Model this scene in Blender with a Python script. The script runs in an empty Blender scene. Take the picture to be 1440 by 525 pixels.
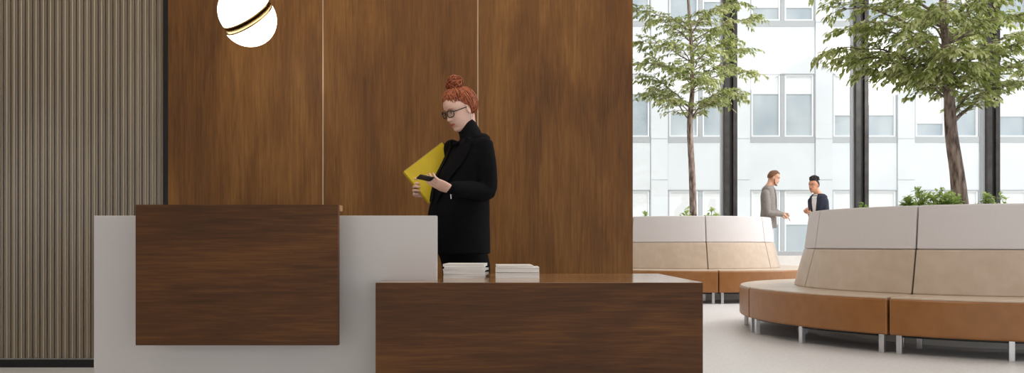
import bpy, bmesh, math, random
from mathutils import Vector, Matrix, noise
import numpy as np
PI = math.pi
S = bpy.context.scene
COL = S.collection

# ---------------------------------------------------------------- camera
F, CX, HY, CZ = 1150.0, 720.0, 344.0, 0.86        # focal length, principal point (px), eye height (m)
cam = bpy.data.objects.new('camera', bpy.data.cameras.new('camera')); COL.objects.link(cam)
cam.location = (0, 0, CZ); cam.rotation_euler = (PI/2, 0, 0)
cam.data.sensor_width = 36; cam.data.lens = F/1440*36
cam.data.shift_y = (HY-262.5)/1440; cam.data.clip_end = 200
S.camera = cam

# ---------------------------------------------------------------- world, sun, lamps, exposure
S.view_settings.view_transform = 'Standard'; S.view_settings.look = 'None'
S.view_settings.gamma = 1; S.view_settings.exposure = 0.0
try: S.view_settings.use_curve_mapping = False
except Exception: pass
W = bpy.data.worlds.new('World'); S.world = W; W.use_nodes = True
bg = W.node_tree.nodes['Background']; bg.inputs[0].default_value = (0.955, 0.98, 1.0, 1); bg.inputs[1].default_value = 1.5
sun = bpy.data.objects.new('sun', bpy.data.lights.new('sun', 'SUN')); COL.objects.link(sun)
sun.data.energy = .85; sun.data.angle = math.radians(6); sun.data.color = (1, .97, .93)
sun.rotation_euler = Vector((-.35, .75, -.9)).to_track_quat('-Z', 'Y').to_euler()

def area(name, loc, size, size_y, power, color, target=None):
    l = bpy.data.lights.new(name, 'AREA'); l.shape = 'RECTANGLE'; l.size = size; l.size_y = size_y
    l.energy = power; l.color = color
    o = bpy.data.objects.new(name, l); COL.objects.link(o); o.location = loc
    d = Vector(target)-Vector(loc) if target else Vector((0, 0, -1))
    o.rotation_euler = d.to_track_quat('-Z', 'Y').to_euler()
    return o
area('fill_reception', (-0.4, 2.6, 6.6), 3.0, 1.6, 125, (1, .90, .76), (-0.3, 5.2, 1.2))  # unseen area light added as warm fill for the reception
area('fill_lounge', (6.5, 9.5, 6.9), 6.0, 6.0, 420, (1, .975, .955))  # unseen overhead fill added to lift the lounge
area('fill_far_sofa', (10.5, 13.0, 6.9), 4.0, 4.0, 800, (1, .98, .96), (4.5, 13, .6))  # unseen fill added on the right to brighten the far sofa

# ---------------------------------------------------------------- helpers
def at(x, y, Y):
    'a photo pixel measured on something Y metres away, as a point of the place'
    return Vector(((x-CX)*Y/F, Y, CZ+(HY-y)*Y/F))

class MB:
    def __init__(s): s.v = []; s.f = []; s.m = []; s.mi = 0
    def add(s, vs, fs):
        b = len(s.v); s.v += [Vector(v) for v in vs]
        for f in fs: s.f.append([b+i for i in f]); s.m.append(s.mi)
    def box(s, x0, x1, y0, y1, z0, z1, mat=None):
        vs = [Vector(p) for p in ((x0,y0,z0),(x1,y0,z0),(x1,y1,z0),(x0,y1,z0),(x0,y0,z1),(x1,y0,z1),(x1,y1,z1),(x0,y1,z1))]
        if mat is not None: vs = [mat @ p for p in vs]
        s.add(vs, [(0,3,2,1),(4,5,6,7),(0,1,5,4),(1,2,6,5),(2,3,7,6),(3,0,4,7)])
    def rings(s, rings, caps=True, closed=True):
        n = len(rings[0]); vs = [p for r in rings for p in r]; fs = []
        for i in range(len(rings)-1):
            for j in range(n if closed else n-1):
                k = (j+1) % n
                fs.append((i*n+j, i*n+k, (i+1)*n+k, (i+1)*n+j))
        if caps:
            fs.append(tuple(range(n))[::-1]); fs.append(tuple((len(rings)-1)*n+j for j in range(n)))
        s.add(vs, fs)
    def tube(s, pts, rad, seg=10, round_ends=False, sub=0, flat=None):
        pts = [Vector(p) for p in pts]
        if not isinstance(rad, (list, tuple)): rad = [rad]*len(pts)
        rad = list(rad)
        if sub: pts, rad = smooth_path(pts, rad, sub)
        if round_ends:
            d0 = (pts[0]-pts[1]).normalized(); d1 = (pts[-1]-pts[-2]).normalized()
            p0, p1, r0, r1 = pts[0], pts[-1], rad[0], rad[-1]
            pre = [(p0+d0*r0*math.sin(a), r0*math.cos(a)) for a in (1.45, 1.0, .5)]
            post = [(p1+d1*r1*math.sin(a), r1*math.cos(a)) for a in (.5, 1.0, 1.45)]
            pts = [p for p, _ in pre]+pts+[p for p, _ in post]; rad = [r for _, r in pre]+rad+[r for _, r in post]
        T = []
        for i in range(len(pts)):
            a = pts[max(i-1, 0)]; b = pts[min(i+1, len(pts)-1)]
            t = (b-a); T.append(t.normalized() if t.length > 1e-9 else Vector((0,0,1)))
        up = Vector((0,0,1)) if abs(T[0].z) < .9 else Vector((1,0,0))
        u = T[0].cross(up).normalized(); rr = []
        for i, p in enumerate(pts):
            u = (u-T[i]*u.dot(T[i])).normalized(); w = T[i].cross(u)
            rr.append([p+(u*math.cos(2*PI*j/seg)+w*math.sin(2*PI*j/seg)*(flat or 1))*rad[i] for j in range(seg)])
        s.rings(rr)
    def ell(s, c, r, seg=20, rg=14, rot=None):
        rr = []
        for i in range(rg+1):
            a = -PI/2+PI*(i+.02)/(rg+.04)
            ring = []
            for j in range(seg):
                p = Vector((r[0]*math.cos(a)*math.cos(2*PI*j/seg), r[1]*math.cos(a)*math.sin(2*PI*j/seg), r[2]*math.sin(a)))
                if rot is not None: p = rot @ p
                ring.append(Vector(c)+p)
            rr.append(ring)
        s.rings(rr)
    def build(s, name, mats, parent=None, smooth=False, bevel=0, bseg=2, off=None, remesh=0, fix=True):
        me = bpy.data.meshes.new(name)
        vs = s.v if off is None else [v-Vector(off) for v in s.v]
        me.from_pydata([tuple(v) for v in vs], [], s.f)
        if not isinstance(mats, (list, tuple)): mats = [mats]
        for m in mats: me.materials.append(m)
        for p, mi in zip(me.polygons, s.m): p.material_index = mi
        if fix:
            bm = bmesh.new(); bm.from_mesh(me); bmesh.ops.recalc_face_normals(bm, faces=bm.faces); bm.to_mesh(me); bm.free()
        if smooth:
            for p in me.polygons: p.use_smooth = True
        o = bpy.data.objects.new(name, me); COL.objects.link(o)
        if parent is not None: o.parent = parent
        if bevel:
            b = o.modifiers.new('bevel', 'BEVEL'); b.width = bevel; b.segments = bseg; b.limit_method = 'ANGLE'; b.angle_limit = math.radians(40)
            b.harden_normals = False
        if remesh:
            r = o.modifiers.new('remesh', 'REMESH'); r.mode = 'VOXEL'; r.voxel_size = remesh; r.use_smooth_shade = True
            c = o.modifiers.new('smooth', 'SMOOTH'); c.factor = .5; c.iterations = 3
        return o

def smooth_path(pts, rad, sub):
    P, R = [], []
    n = len(pts)
    for i in range(n-1):
        p0, p1, p2, p3 = pts[max(i-1,0)], pts[i], pts[i+1], pts[min(i+2,n-1)]
        for k in range(sub):
            t = k/sub
            P.append(.5*((2*p1)+(p2-p0)*t+(2*p0-5*p1+4*p2-p3)*t*t+(3*p1-p0-3*p2+p3)*t**3)); R.append(rad[i]*(1-t)+rad[i+1]*t)
    P.append(pts[-1]); R.append(rad[-1])
    return P, R

def thing(name, label, cat, loc=(0,0,0), rotz=0, group=None):
    o = bpy.data.objects.new(name, None); COL.objects.link(o)
    o.location = loc; o.rotation_euler = (0, 0, rotz); o.empty_display_size = .1
    return tag(o, label, cat, group)
def tag(o, label, cat, group=None):
    o['label'] = label; o['category'] = cat
    if group: o['group'] = group
    return o
def struct(o): o['kind'] = 'structure'; return o
def kids(o): return [c for c in bpy.data.objects if c.parent == o]
def copy_tree(o, parent=None):
    c = o.copy(); COL.objects.link(c); c.parent = parent
    for ch in kids(o): copy_tree(ch, c)
    return c

# ---------------------------------------------------------------- materials
def srgb(r, g, b):
    f = lambda c: (c/255/12.92) if c/255 <= .04045 else ((c/255+.055)/1.055)**2.4
    return (f(r), f(g), f(b), 1)
def mat(name, col, rough=.5, metal=0, **kw):
    m = bpy.data.materials.new(name); m.use_nodes = True
    b = m.node_tree.nodes['Principled BSDF']; b.inputs['Base Color'].default_value = col if len(col) == 4 else (*col, 1)
    b.inputs['Roughness'].default_value = rough; b.inputs['Metallic'].default_value = metal
    for k, v in kw.items(): b.inputs[k.replace('_', ' ')].default_value = v
    return m
def N(m, t, **kw):
    n = m.node_tree.nodes.new(t)
    for k, v in kw.items(): setattr(n, k, v)
    return n
def noisy(m, c0, c1, scale=(10,10,10), detail=4, bump=0, p0=.35, p1=.65, obj=True, rough=None):
    nt = m.node_tree; b = nt.nodes['Principled BSDF']
    tc = N(m, 'ShaderNodeTexCoord'); mp = N(m, 'ShaderNodeMapping'); mp.inputs['Scale'].default_value = scale
    no = N(m, 'ShaderNodeTexNoise'); no.inputs['Scale'].default_value = 1; no.inputs['Detail'].default_value = detail
    cr = N(m, 'ShaderNodeValToRGB'); cr.color_ramp.elements[0].color = c0; cr.color_ramp.elements[1].color = c1
    cr.color_ramp.elements[0].position = p0; cr.color_ramp.elements[1].position = p1
    nt.links.new(tc.outputs['Object'], mp.inputs[0]); nt.links.new(mp.outputs[0], no.inputs['Vector'])
    nt.links.new(no.outputs['Fac'], cr.inputs[0]); nt.links.new(cr.outputs[0], b.inputs['Base Color'])
    if bump:
        bp = N(m, 'ShaderNodeBump'); bp.inputs['Strength'].default_value = bump; bp.inputs['Distance'].default_value = .002
        nt.links.new(no.outputs['Fac'], bp.inputs['Height']); nt.links.new(bp.outputs[0], b.inputs['Normal'])
    return m
def wood(name, dark, mid, light, axis='Z', rough=.42, seed=0, coat=0):
    m = mat(name, mid, rough); nt = m.node_tree; b = nt.nodes['Principled BSDF']; L = nt.links.new
    b.inputs['Specular IOR Level'].default_value = .3; b.inputs['Coat Weight'].default_value = coat; b.inputs['Coat Roughness'].default_value = .12
    tc = N(m, 'ShaderNodeTexCoord'); mp = N(m, 'ShaderNodeMapping'); mp.inputs['Location'].default_value = (seed, seed*1.7, seed*.6)
    L(tc.outputs['Object'], mp.inputs[0])
    def layer(across, along, detail, dist=0):
        q = N(m, 'ShaderNodeMapping'); q.inputs['Scale'].default_value = {'Z': (across, across, along), 'X': (along, across, across)}[axis]
        n = N(m, 'ShaderNodeTexNoise'); n.inputs['Scale'].default_value = 1; n.inputs['Detail'].default_value = detail; n.inputs['Distortion'].default_value = dist
        L(mp.outputs[0], q.inputs[0]); L(q.outputs[0], n.inputs['Vector']); return n
    a = layer(3.6, .8, 4, .8); g = layer(60, 3.2, 4, .5); k = layer(220, 9, 2)
    def mul(n, f, o=None):
        x = N(m, 'ShaderNodeMath', operation='MULTIPLY_ADD'); x.inputs[1].default_value = f
        L(n.outputs[0], x.inputs[0])
        if o is None: x.inputs[2].default_value = 0
        else: L(o.outputs[0], x.inputs[2])
        return x
    s = mul(k, .24, mul(g, .30, mul(a, .60)))
    cr = N(m, 'ShaderNodeValToRGB'); e = cr.color_ramp.elements
    e[0].position = .36; e[0].color = dark; e[1].position = .76; e[1].color = light
    x = e.new(.57); x.color = mid
    L(s.outputs[0], cr.inputs[0]); L(cr.outputs[0], b.inputs['Base Color'])
    bp = N(m, 'ShaderNodeBump'); bp.inputs['Strength'].default_value = .12; bp.inputs['Distance'].default_value = .001
    L(g.outputs[0], bp.inputs['Height']); L(bp.outputs[0], b.inputs['Normal'])
    return m

M = {}
M['wall_wood'] = wood('walnut_wall', srgb(78,48,21), srgb(113,74,34), srgb(142,99,50), 'Z', .55, 1.3)
M['desk_wood'] = wood('walnut_desk', srgb(46,26,10), srgb(84,50,20), srgb(116,74,31), 'X', .55, 4.1)
M['top_wood'] = wood('walnut_top', srgb(120,84,52), srgb(150,110,72), srgb(172,132,92), 'X', .14, 7.1, .5)
M['edge_wood'] = wood('walnut_edge', srgb(150,110,70), srgb(176,136,92), srgb(190,150,104), 'X', .5, 3.3)
M['joint'] = mat('joint_metal', srgb(205,180,150), .35, .3)
M['white_lacquer'] = mat('white_lacquer', srgb(204,199,197), .38)
M['black_metal'] = mat('black_metal', srgb(22,22,22), .45, .3)
M['frame_metal'] = noisy(mat('dark_grey_metal', srgb(62,60,58), .4, .5), srgb(56,54,52), srgb(70,68,66), (4,4,4))
M['frame_light'] = mat('light_grey_metal', srgb(176,178,180), .4, .4)
M['plaster'] = noisy(mat('plaster', srgb(226,222,216), .8), srgb(222,218,212), srgb(230,226,221), (3,3,3))
M['floor'] = noisy(mat('floor', srgb(218,215,214), .42), srgb(214,213,214), srgb(226,225,226), (38,38,38), 6, .05)
M['leather_tan'] = noisy(mat('tan_leather', srgb(164,110,60), .36), srgb(142,93,46), srgb(150,100,53), (9,9,9), 5, .05)
M['leather_beige'] = noisy(mat('beige_leather', srgb(212,192,170), .33), srgb(190,171,152), srgb(198,180,162), (9,9,9), 5, .05)
M['fabric_white'] = noisy(mat('white_fabric', srgb(222,217,215), .75), srgb(209,204,204), srgb(214,209,209), (160,160,160), 3, .05)
M['piping'] = mat('piping', srgb(120,92,70), .5)
M['chrome'] = mat('brushed_chrome', srgb(205,205,208), .25, .9)
M['soil'] = noisy(mat('soil', srgb(60,44,32), .95), srgb(45,32,22), srgb(78,58,42), (30,30,30), 6, .6)
M['bark'] = noisy(mat('bark', srgb(130,110,100), .85), srgb(84,68,60), srgb(176,158,148), (30,30,7), 6, .8)
M['leaf_a'] = noisy(mat('leaf_green', srgb(126,140,72), .5), srgb(118,134,64), srgb(172,184,106), (5,5,5), 3)
M['leaf_b'] = noisy(mat('leaf_pale', srgb(150,160,106), .5), srgb(182,192,122), srgb(222,226,178), (5,5,5), 3)
M['shrub'] = noisy(mat('shrub_green', srgb(120,150,70), .45), srgb(150,184,84), srgb(214,230,158), (9,9,9), 3)
def translucent(m, w=.45):
    nt = m.node_tree; b_ = nt.nodes['Principled BSDF']; o = nt.nodes['Material Output']
    t = nt.nodes.new('ShaderNodeBsdfTranslucent'); mx = nt.nodes.new('ShaderNodeMixShader'); mx.inputs[0].default_value = w
    nt.links.new(b_.inputs['Base Color'].links[0].from_socket, t.inputs[0])
    nt.links.new(b_.outputs[0], mx.inputs[1]); nt.links.new(t.outputs[0], mx.inputs[2]); nt.links.new(mx.outputs[0], o.inputs[0])
for q in ('leaf_a', 'leaf_b', 'shrub'): translucent(M[q])
M['paper'] = noisy(mat('paper', srgb(232,230,226), .7), srgb(228,226,223), srgb(246,245,243), (2,2,420), 2)
M['cover'] = mat('cover', srgb(246,246,244), .4)
M['cover_dark'] = mat('cover_dark', srgb(84,78,74), .5)
M['facade'] = noisy(mat('facade_panel', srgb(238,240,240), .5), srgb(226,229,230), srgb(234,236,237), (.7,.7,.7), 3)
M['facade_joint'] = mat('facade_joint', srgb(206,208,210), .6)
M['facade_frame'] = mat('facade_frame', srgb(184,186,187), .5)
M['facade_white'] = mat('facade_white', srgb(244,245,245), .5)
M['blind'] = mat('roller_blind', srgb(240,240,239), .7)
M['pave'] = noisy(mat('paving', srgb(205,203,200), .8), srgb(195,193,190), srgb(214,212,209), (2,2,2), 4)
def glassmat(name, tint, refl=.08, rough=0.02):
    m = bpy.data.materials.new(name); m.use_nodes = True; nt = m.node_tree; nt.nodes.clear()
    o = nt.nodes.new('ShaderNodeOutputMaterial'); t = nt.nodes.new('ShaderNodeBsdfTransparent'); t.inputs[0].default_value = tint
    g = nt.nodes.new('ShaderNodeBsdfGlossy'); g.inputs['Roughness'].default_value = rough
    mx = nt.nodes.new('ShaderNodeMixShader'); mx.inputs[0].default_value = refl
    nt.links.new(t.outputs[0], mx.inputs[1]); nt.links.new(g.outputs[0], mx.inputs[2]); nt.links.new(mx.outputs[0], o.inputs[0])
    return m
M['glass'] = glassmat('window_glass', (.965,.975,.975,1), .05)
M['far_glass'] = noisy(mat('far_window_glass', srgb(206,213,216), .12), srgb(168,180,187), srgb(198,205,208), (.9,.9,.5), 2)
M['fluted'] = mat('fluted_glass', srgb(128,116,98), .2, 0)
fb = M['fluted'].node_tree.nodes['Principled BSDF']; fb.inputs['Specular IOR Level'].default_value = .7
noisy(M['fluted'], srgb(110,98,82), srgb(126,113,96), (3,3,.9), 3)
M['fluted_rib_glint'] = mat('fluted_glass_rib_glint', srgb(204,190,168), .10)  # reflected highlight put into the colour of the raised ribs
M['fluted_groove_shade'] = mat('fluted_glass_groove_shade', srgb(88,78,64), .3)  # shade of the flute depth painted into the narrow grooves
def emit(name, col, st):
    m = mat(name, (.9,.9,.88,1), .3); b = m.node_tree.nodes['Principled BSDF']
    b.inputs['Emission Color'].default_value = col; b.inputs['Emission Strength'].default_value = st; return m
M['opal'] = emit('lit_opal_glass', (1, .93, .80, 1), 3.5)
M['brass'] = mat('brass', srgb(190,160,100), .22, 1)
M['skin'] = noisy(mat('skin_fair', srgb(226,180,160), .5), srgb(230,186,168), srgb(238,198,181), (14,14,14), 3)
M['skin_tan'] = noisy(mat('skin_light', srgb(208,158,130), .5), srgb(200,150,122), srgb(214,166,138), (14,14,14), 3)
M['skin_brown'] = noisy(mat('skin_brown', srgb(190,136,106), .5), srgb(184,128,98), srgb(198,144,114), (14,14,14), 3)
M['hair_red'] = noisy(mat('hair_red', srgb(150,76,44), .5), srgb(116,56,30), srgb(190,106,64), (90,90,90), 4)
M['hair_brown'] = noisy(mat('hair_brown', srgb(120,80,56), .7), srgb(92,60,42), srgb(134,94,68), (60,60,60), 4)
M['hair_black'] = noisy(mat('hair_black', srgb(30,24,22), .7), srgb(16,12,12), srgb(50,40,36), (60,60,60), 4)
M['black_cloth'] = noisy(mat('black_wool', srgb(12,12,15), .95, 0, Specular_IOR_Level=.15), srgb(9,9,12), srgb(15,15,19), (50,50,50), 4, .2)
M['black_knit'] = noisy(mat('black_knit', srgb(16,16,19), .9, 0, Specular_IOR_Level=.2), srgb(12,12,15), srgb(21,21,25), (90,90,30), 4, .4)
M['grey_cloth'] = noisy(mat('grey_wool', srgb(134,128,124), .85), srgb(122,116,112), srgb(146,140,136), (70,70,70), 4, .2)
M['navy_cloth'] = noisy(mat('navy_wool', srgb(34,38,54), .85), srgb(28,32,46), srgb(40,44,62), (50,50,50), 4)
M['white_cloth'] = noisy(mat('white_cotton', srgb(226,226,228), .8), srgb(216,216,218), srgb(234,234,236), (20,20,20), 4)
M['pale_trouser'] = noisy(mat('pale_trousers', srgb(206,206,210), .8), srgb(196,196,200), srgb(214,214,218), (20,20,20), 4)
M['shoe'] = mat('black_shoe', srgb(25,22,22), .3)
M['lips'] = mat('lips', srgb(178,92,84), .4)
M['eye'] = mat('eye_dark', srgb(48,34,30), .25)
M['eye_white'] = mat('eye_white', srgb(225,218,212), .3)
M['frame_black'] = mat('spectacle_frame', srgb(22,18,20), .25)
M['lens'] = glassmat('spectacle_lens', (.95,.95,.96,1), .08)
M['yellow'] = noisy(mat('yellow_card', srgb(222,192,36), .45), srgb(214,184,30), srgb(228,200,46), (8,8,8), 3)
M['phone'] = mat('phone_black', srgb(28,28,32), .15)
M['silver'] = mat('silver', srgb(210,210,212), .2, 1)

# ================================================================ THE SETTING
YG = 5.727           # fluted glass wall
YW = 5.665           # front of wood wall
XWL, XWR = -2.384, .837
YWIN = 19.2
CEIL = 7.2
b = MB(); b.box(-6.5, 17, -5, YWIN+.2, -.2, 0); struct(b.build('floor', M['floor']))
b = MB(); b.box(-6.7, 17, -5, YWIN+.2, CEIL, CEIL+.3); struct(b.build('ceiling', M['plaster']))
b = MB(); b.box(-6.7, -6.5, -5, YG+.1, 0, CEIL); struct(b.build('wall_left', M['plaster']))
b = MB(); b.box(-1.4, -1.2, YW+.5, YWIN, 0, CEIL); struct(b.build('wall_lounge', M['plaster']))
# wall behind the camera with a wide glazed opening
b = MB(); b.box(-6.5, -3.5, -5.2, -5, 0, CEIL); b.box(-3.5, 17, -5.2, -5, 3.4, CEIL); struct(b.build('wall_entrance', M['plaster']))

# walnut wall: three tall panels and the pale joints between them
b = MB(); b.box(XWL, XWR, YW+.02, YW+.5, 0, CEIL); struct(b.build('wall_walnut', M['wall_wood']))
pw = (XWR-XWL)/3
for i in range(3):
    b = MB(); b.box(XWL+i*pw+(.004 if i else 0), XWL+(i+1)*pw-(.004 if i < 2 else 0), YW, YW+.02, .02, CEIL)
    b.v = [v-Vector((i*1.9, 0, i*2.3)) for v in b.v]
    o = struct(b.build('wall_walnut_panel', M['wall_wood'], bevel=.002)); o.location = (i*1.9, 0, i*2.3)
for i in (1, 2):
    b = MB(); b.box(XWL+i*pw-.004, XWL+i*pw+.004, YW+.004, YW+.0199, .02, CEIL); struct(b.build('trim_%d' % i, M['joint']))

# fluted glass wall
def fluted():
    per = 10.25/F*YG; x = -6.5; x1 = XWL-.035
    prof = []
    n = 0
    while x < x1:
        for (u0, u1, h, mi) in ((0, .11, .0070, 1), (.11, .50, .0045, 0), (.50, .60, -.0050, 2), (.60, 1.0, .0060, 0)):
            for k in range(5):
                t = k/5; prof.append((x+per*(u0+(u1-u0)*t), h*math.sin(PI*t), mi))
        x += per; n += 1
    prof = [p for p in prof if p[0] < x1]+[(x1, 0, 0)]
    m = MB()
    for p, q in zip(prof, prof[1:]):
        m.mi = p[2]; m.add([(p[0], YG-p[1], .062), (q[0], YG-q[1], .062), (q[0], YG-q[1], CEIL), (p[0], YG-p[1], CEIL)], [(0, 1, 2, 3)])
    m.mi = 0; m.box(-6.5, x1, YG+.006, YG+.012, .062, CEIL)
    return m
o = struct(fluted().build('wall_fluted_glass', [M['fluted'], M['fluted_rib_glint'], M['fluted_groove_shade']]))
b = MB(); b.box(-6.5, XWL-.001, YG+.012, YG+.12, 0, CEIL); struct(b.build('wall_behind_glass', M['plaster']))
b = MB(); b.box(-6.5, XWL-.001, YG-.02, YG+.012, 0, .052); struct(b.build('baseboard_glass', M['black_metal'], bevel=.002))
b = MB(); b.box(XWL-.030, XWL-.002, YG-.06, YG+.012, .052, CEIL); struct(b.build('trim_3', M['black_metal'], bevel=.002))

# raised floor by the windows, cut round behind the far sofa
PZ = .36
cf = (2.93, 13.9)
pp = [(cf[0]+2.2*math.cos(math.radians(a_)), cf[1]+2.2*math.sin(math.radians(a_))) for a_ in range(90, 19, -5)]
pp = [(-1.2, pp[0][1])]+pp+[(17, pp[-1][1]), (17, YWIN-.12), (-1.2, YWIN-.12)]
b = MB(); b.rings([[Vector((x, y, z)) for x, y in pp] for z in (.001, PZ)]); struct(b.build('floor_raised', M['floor'], bevel=.006))

# window wall: dark mullions, glass bays
xs = [5.1+3.06*k for k in range(-2, 4)]
b = MB(); b.box(-1.2, 17, YWIN-.12, YWIN+.12, 0, .60); struct(b.build('wall_sill', M['plaster'], bevel=.01))
b = MB(); b.box(-1.2, 17, YWIN-.09, YWIN+.06, .60, .70); struct(b.build('trim_4', M['frame_light'], bevel=.004))
n = 5
for x in xs:
    b = MB(); b.box(x-.15, x-.035, YWIN-.16, YWIN+.12, .70, CEIL); b.box(x+.05, x+.15, YWIN-.16, YWIN+.12, .70, CEIL); struct(b.build('trim_%d' % n, M['frame_metal'], bevel=.006))
    b = MB(); b.box(x-.035, x+.05, YWIN-.10, YWIN+.10, .70, CEIL); struct(b.build('trim_%d' % (n+1), M['black_metal']))
    b = MB(); b.box(x-.205, x-.151, YWIN-.06, YWIN+.06, .70, CEIL); struct(b.build('trim_%d' % (n+2), M['frame_light']))
    n += 3
edges = [-1.2]+xs+[17]
for i in range(len(edges)-1):
    a0, a1 = edges[i]+(.16 if i else 0), edges[i+1]-.21
    b = MB(); b.box(a0, a1, YWIN-.008, YWIN+.008, .70, CEIL); struct(b.build('window_%d' % (i+1), M['glass']))

# ================================================================ OUTSIDE
YF = 30.0; sf = F/YF
fx = lambda x: (x-CX)/sf
fz = lambda y: CZ+(HY-y)/sf
b = MB(); b.box(-20, 40, YWIN+.2, 60, -.3, 0); struct(b.build('ground', M['pave']))
bld = thing('office_building', 'pale panelled office block with paired windows across the street', 'building', (fx(1100), YF+.4, 0))
BO = bld.location.copy()
g = MB(); g.box(fx(600), fx(1700), YF+.30, YF+1.5, 0, 20)                      # core behind windows
g.build('facade_core', M['facade'], bld, off=BO)
g = MB(); j = MB()
rows = [(28-164*k, 104-164*k) for k in range(-1, 3)]                # spandrels between rows: (top of spandrel y, bottom y)
period = 164; bay0 = 1056; bp_ = 116
bays = [bay0+bp_*k for k in range(-4, 5)]
zt = 20
for x0 in bays:                                                     # pilasters left of each bay
    g.box(fx(x0-24), fx(x0-.6), YF+.05, YF+.32, 0, zt)
for k in range(-3, 3):
    y_top, y_bot = 28+8+period*k, 104+period*k                       # spandrel panel between window rows
    for x0 in bays:
        g.box(fx(x0), fx(x0+91.4), YF+.12, YF+.34, fz(y_bot), fz(y_top))
g.build('facade_panel', M['facade'], bld, off=BO)
for k in range(-2, 2):
    for x0 in bays:
        if x0+92 < 880 or x0 > 1460: continue
        for yy in (30+period*k, 88+period*k):
            jj = MB(); jj.box(fx(x0-24), fx(x0-.6), YF+.035, YF+.052, fz(yy+1), fz(yy)); jj.build('panel_joint', M['facade_joint'], bld, off=BO)
        jj = MB(); jj.box(fx(x0), fx(x0+91.4), YF+.10, YF+.30, fz(36+period*k), fz(28+period*k)+.002); jj.build('sill_band', M['facade_frame'], bld, off=BO)
random.seed(5)
for k in range(-2, 2):
    zt_, zb_ = fz(104+period*k), fz(104+88+period*k)
    for x0 in bays:
        if x0+92 < 880 or x0 > 1450: continue
        for q in range(2):
            xa, xb = fx(x0+2+q*47), fx(x0+43+q*47)
            w = MB(); t = .055
            w.box(xa, xb, YF+.13, YF+.24, zb_, zb_+t); w.box(xa, xb, YF+.13, YF+.24, zt_-t, zt_)
            w.box(xa, xa+t, YF+.13, YF+.24, zb_+t, zt_-t); w.box(xb-t, xb, YF+.13, YF+.24, zb_+t, zt_-t)
            wf = w.build('window', M['facade_white'], bld, off=BO)
            p = MB(); p.box(xa+t, xb-t, YF+.22, YF+.23, zb_+t, zt_-t); p.build('pane', M['far_glass'], wf, off=BO)
            drop = random.choice([.3, .3, .35, .62, .68, .9]) if k != -1 else random.choice([.62, .7, .72])
            if x0 == 1056 and k == 0: drop = .30
            if x0 == 1172 and k == 0: drop = .66
            if x0 == 1288 and k == 0: drop = (.8, .25)[q]
            if x0 == 1056 and k == -1: drop = .80
            if k == 1: drop = .86
            if x0 == 1056 and k == 1: drop = .55
            p = MB(); p.box(xa+t, xb-t, YF+.19, YF+.20, zt_-t-(zt_-zb_-2*t)*drop, zt_-t); p.build('blind', M['blind'], wf, off=BO)
        c = MB(); c.box(fx(x0+43.5), fx(x0+48.5), YF+.12, YF+.26, zb_, zt_); c.build('window_post', M['facade_frame'], bld, off=BO)
        c = MB(); c.box(fx(x0)-.01, fx(x0+1.5), YF+.10, YF+.26, zb_, zt_); c.box(fx(x0+90.5), fx(x0+92), YF+.10, YF+.26, zb_, zt_); c.box(fx(x0), fx(x0+92), YF+.09, YF+.14, zt_, zt_+.035); c.build('window_surround', M['facade_frame'], bld, off=BO)

# ================================================================ RECEPTION DESKS
desk = thing('reception_desk', 'tall white reception desk with a hooked walnut front panel', 'desk', (-1.10, 3.9, 0))
DO = desk.location.copy()
b = MB(); b.box(-1.867, -.3365, 3.65, 3.70, 0, .9886); b.build('front_panel', M['white_lacquer'], desk, bevel=.002, off=DO)
b = MB(); b.box(-1.867, -1.817, 3.7003, 4.30, 0, .9886); b.build('side_panel', M['white_lacquer'], desk, bevel=.002, off=DO)
b = MB(); b.box(-1.8165, -.46, 3.7003, 4.28, .73, .765); b.build('worktop', M['white_lacquer'], desk, bevel=.002, off=DO)
b = MB(); b.box(-1.595, -.7364, 3.464, 3.494, .432, 1.0287); hk = b.build('walnut_panel', M['desk_wood'], desk, bevel=.0012, off=DO)
b = MB(); b.box(-1.594, -.7370, 3.4945, 3.558, 1.0037, 1.0287); b.build('top_ledge', M['edge_wood'], desk, bevel=.001, off=DO)
for x in (-1.4, -.95):
    b = MB(); b.box(x, x+.04, 3.494, 3.65, .6, .9); b.build('bracket', M['black_metal'], desk, off=DO)

low = thing('reception_table', 'long low walnut reception counter with glossy top', 'counter', (.11, 3.95, 0))
LO = low.location.copy()
ZL = .70
b = MB(); b.box(-.573, .8015, 3.433, 3.463, 0, ZL-.0015); b.build('front_panel', M['desk_wood'], low, bevel=.001, off=LO)
b = MB(); b.box(-.573, .8015, 3.4335, 3.648, ZL-.0015, ZL); b.box(-.334, .8015, 3.648, 4.48, ZL-.0015, ZL); b.build('top', M['top_wood'], low, off=LO)
b = MB(); b.box(-.572, .8005, 3.4635, 3.645, ZL-.03, ZL-.0017); b.box(-.33, .8005, 3.645, 4.479, ZL-.03, ZL-.0017); b.build('top_board', M['desk_wood'], low, off=LO)
b = MB(); b.box(.7715, .8015, 3.4635, 4.479, 0, ZL-.031); b.build('side_panel', M['desk_wood'], low, bevel=.001, off=LO)
b = MB(); b.box(-.30, -.27, 3.72, 4.479, 0, ZL-.031); b.build('side_panel', M['desk_wood'], low, bevel=.001, off=LO)

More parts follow.
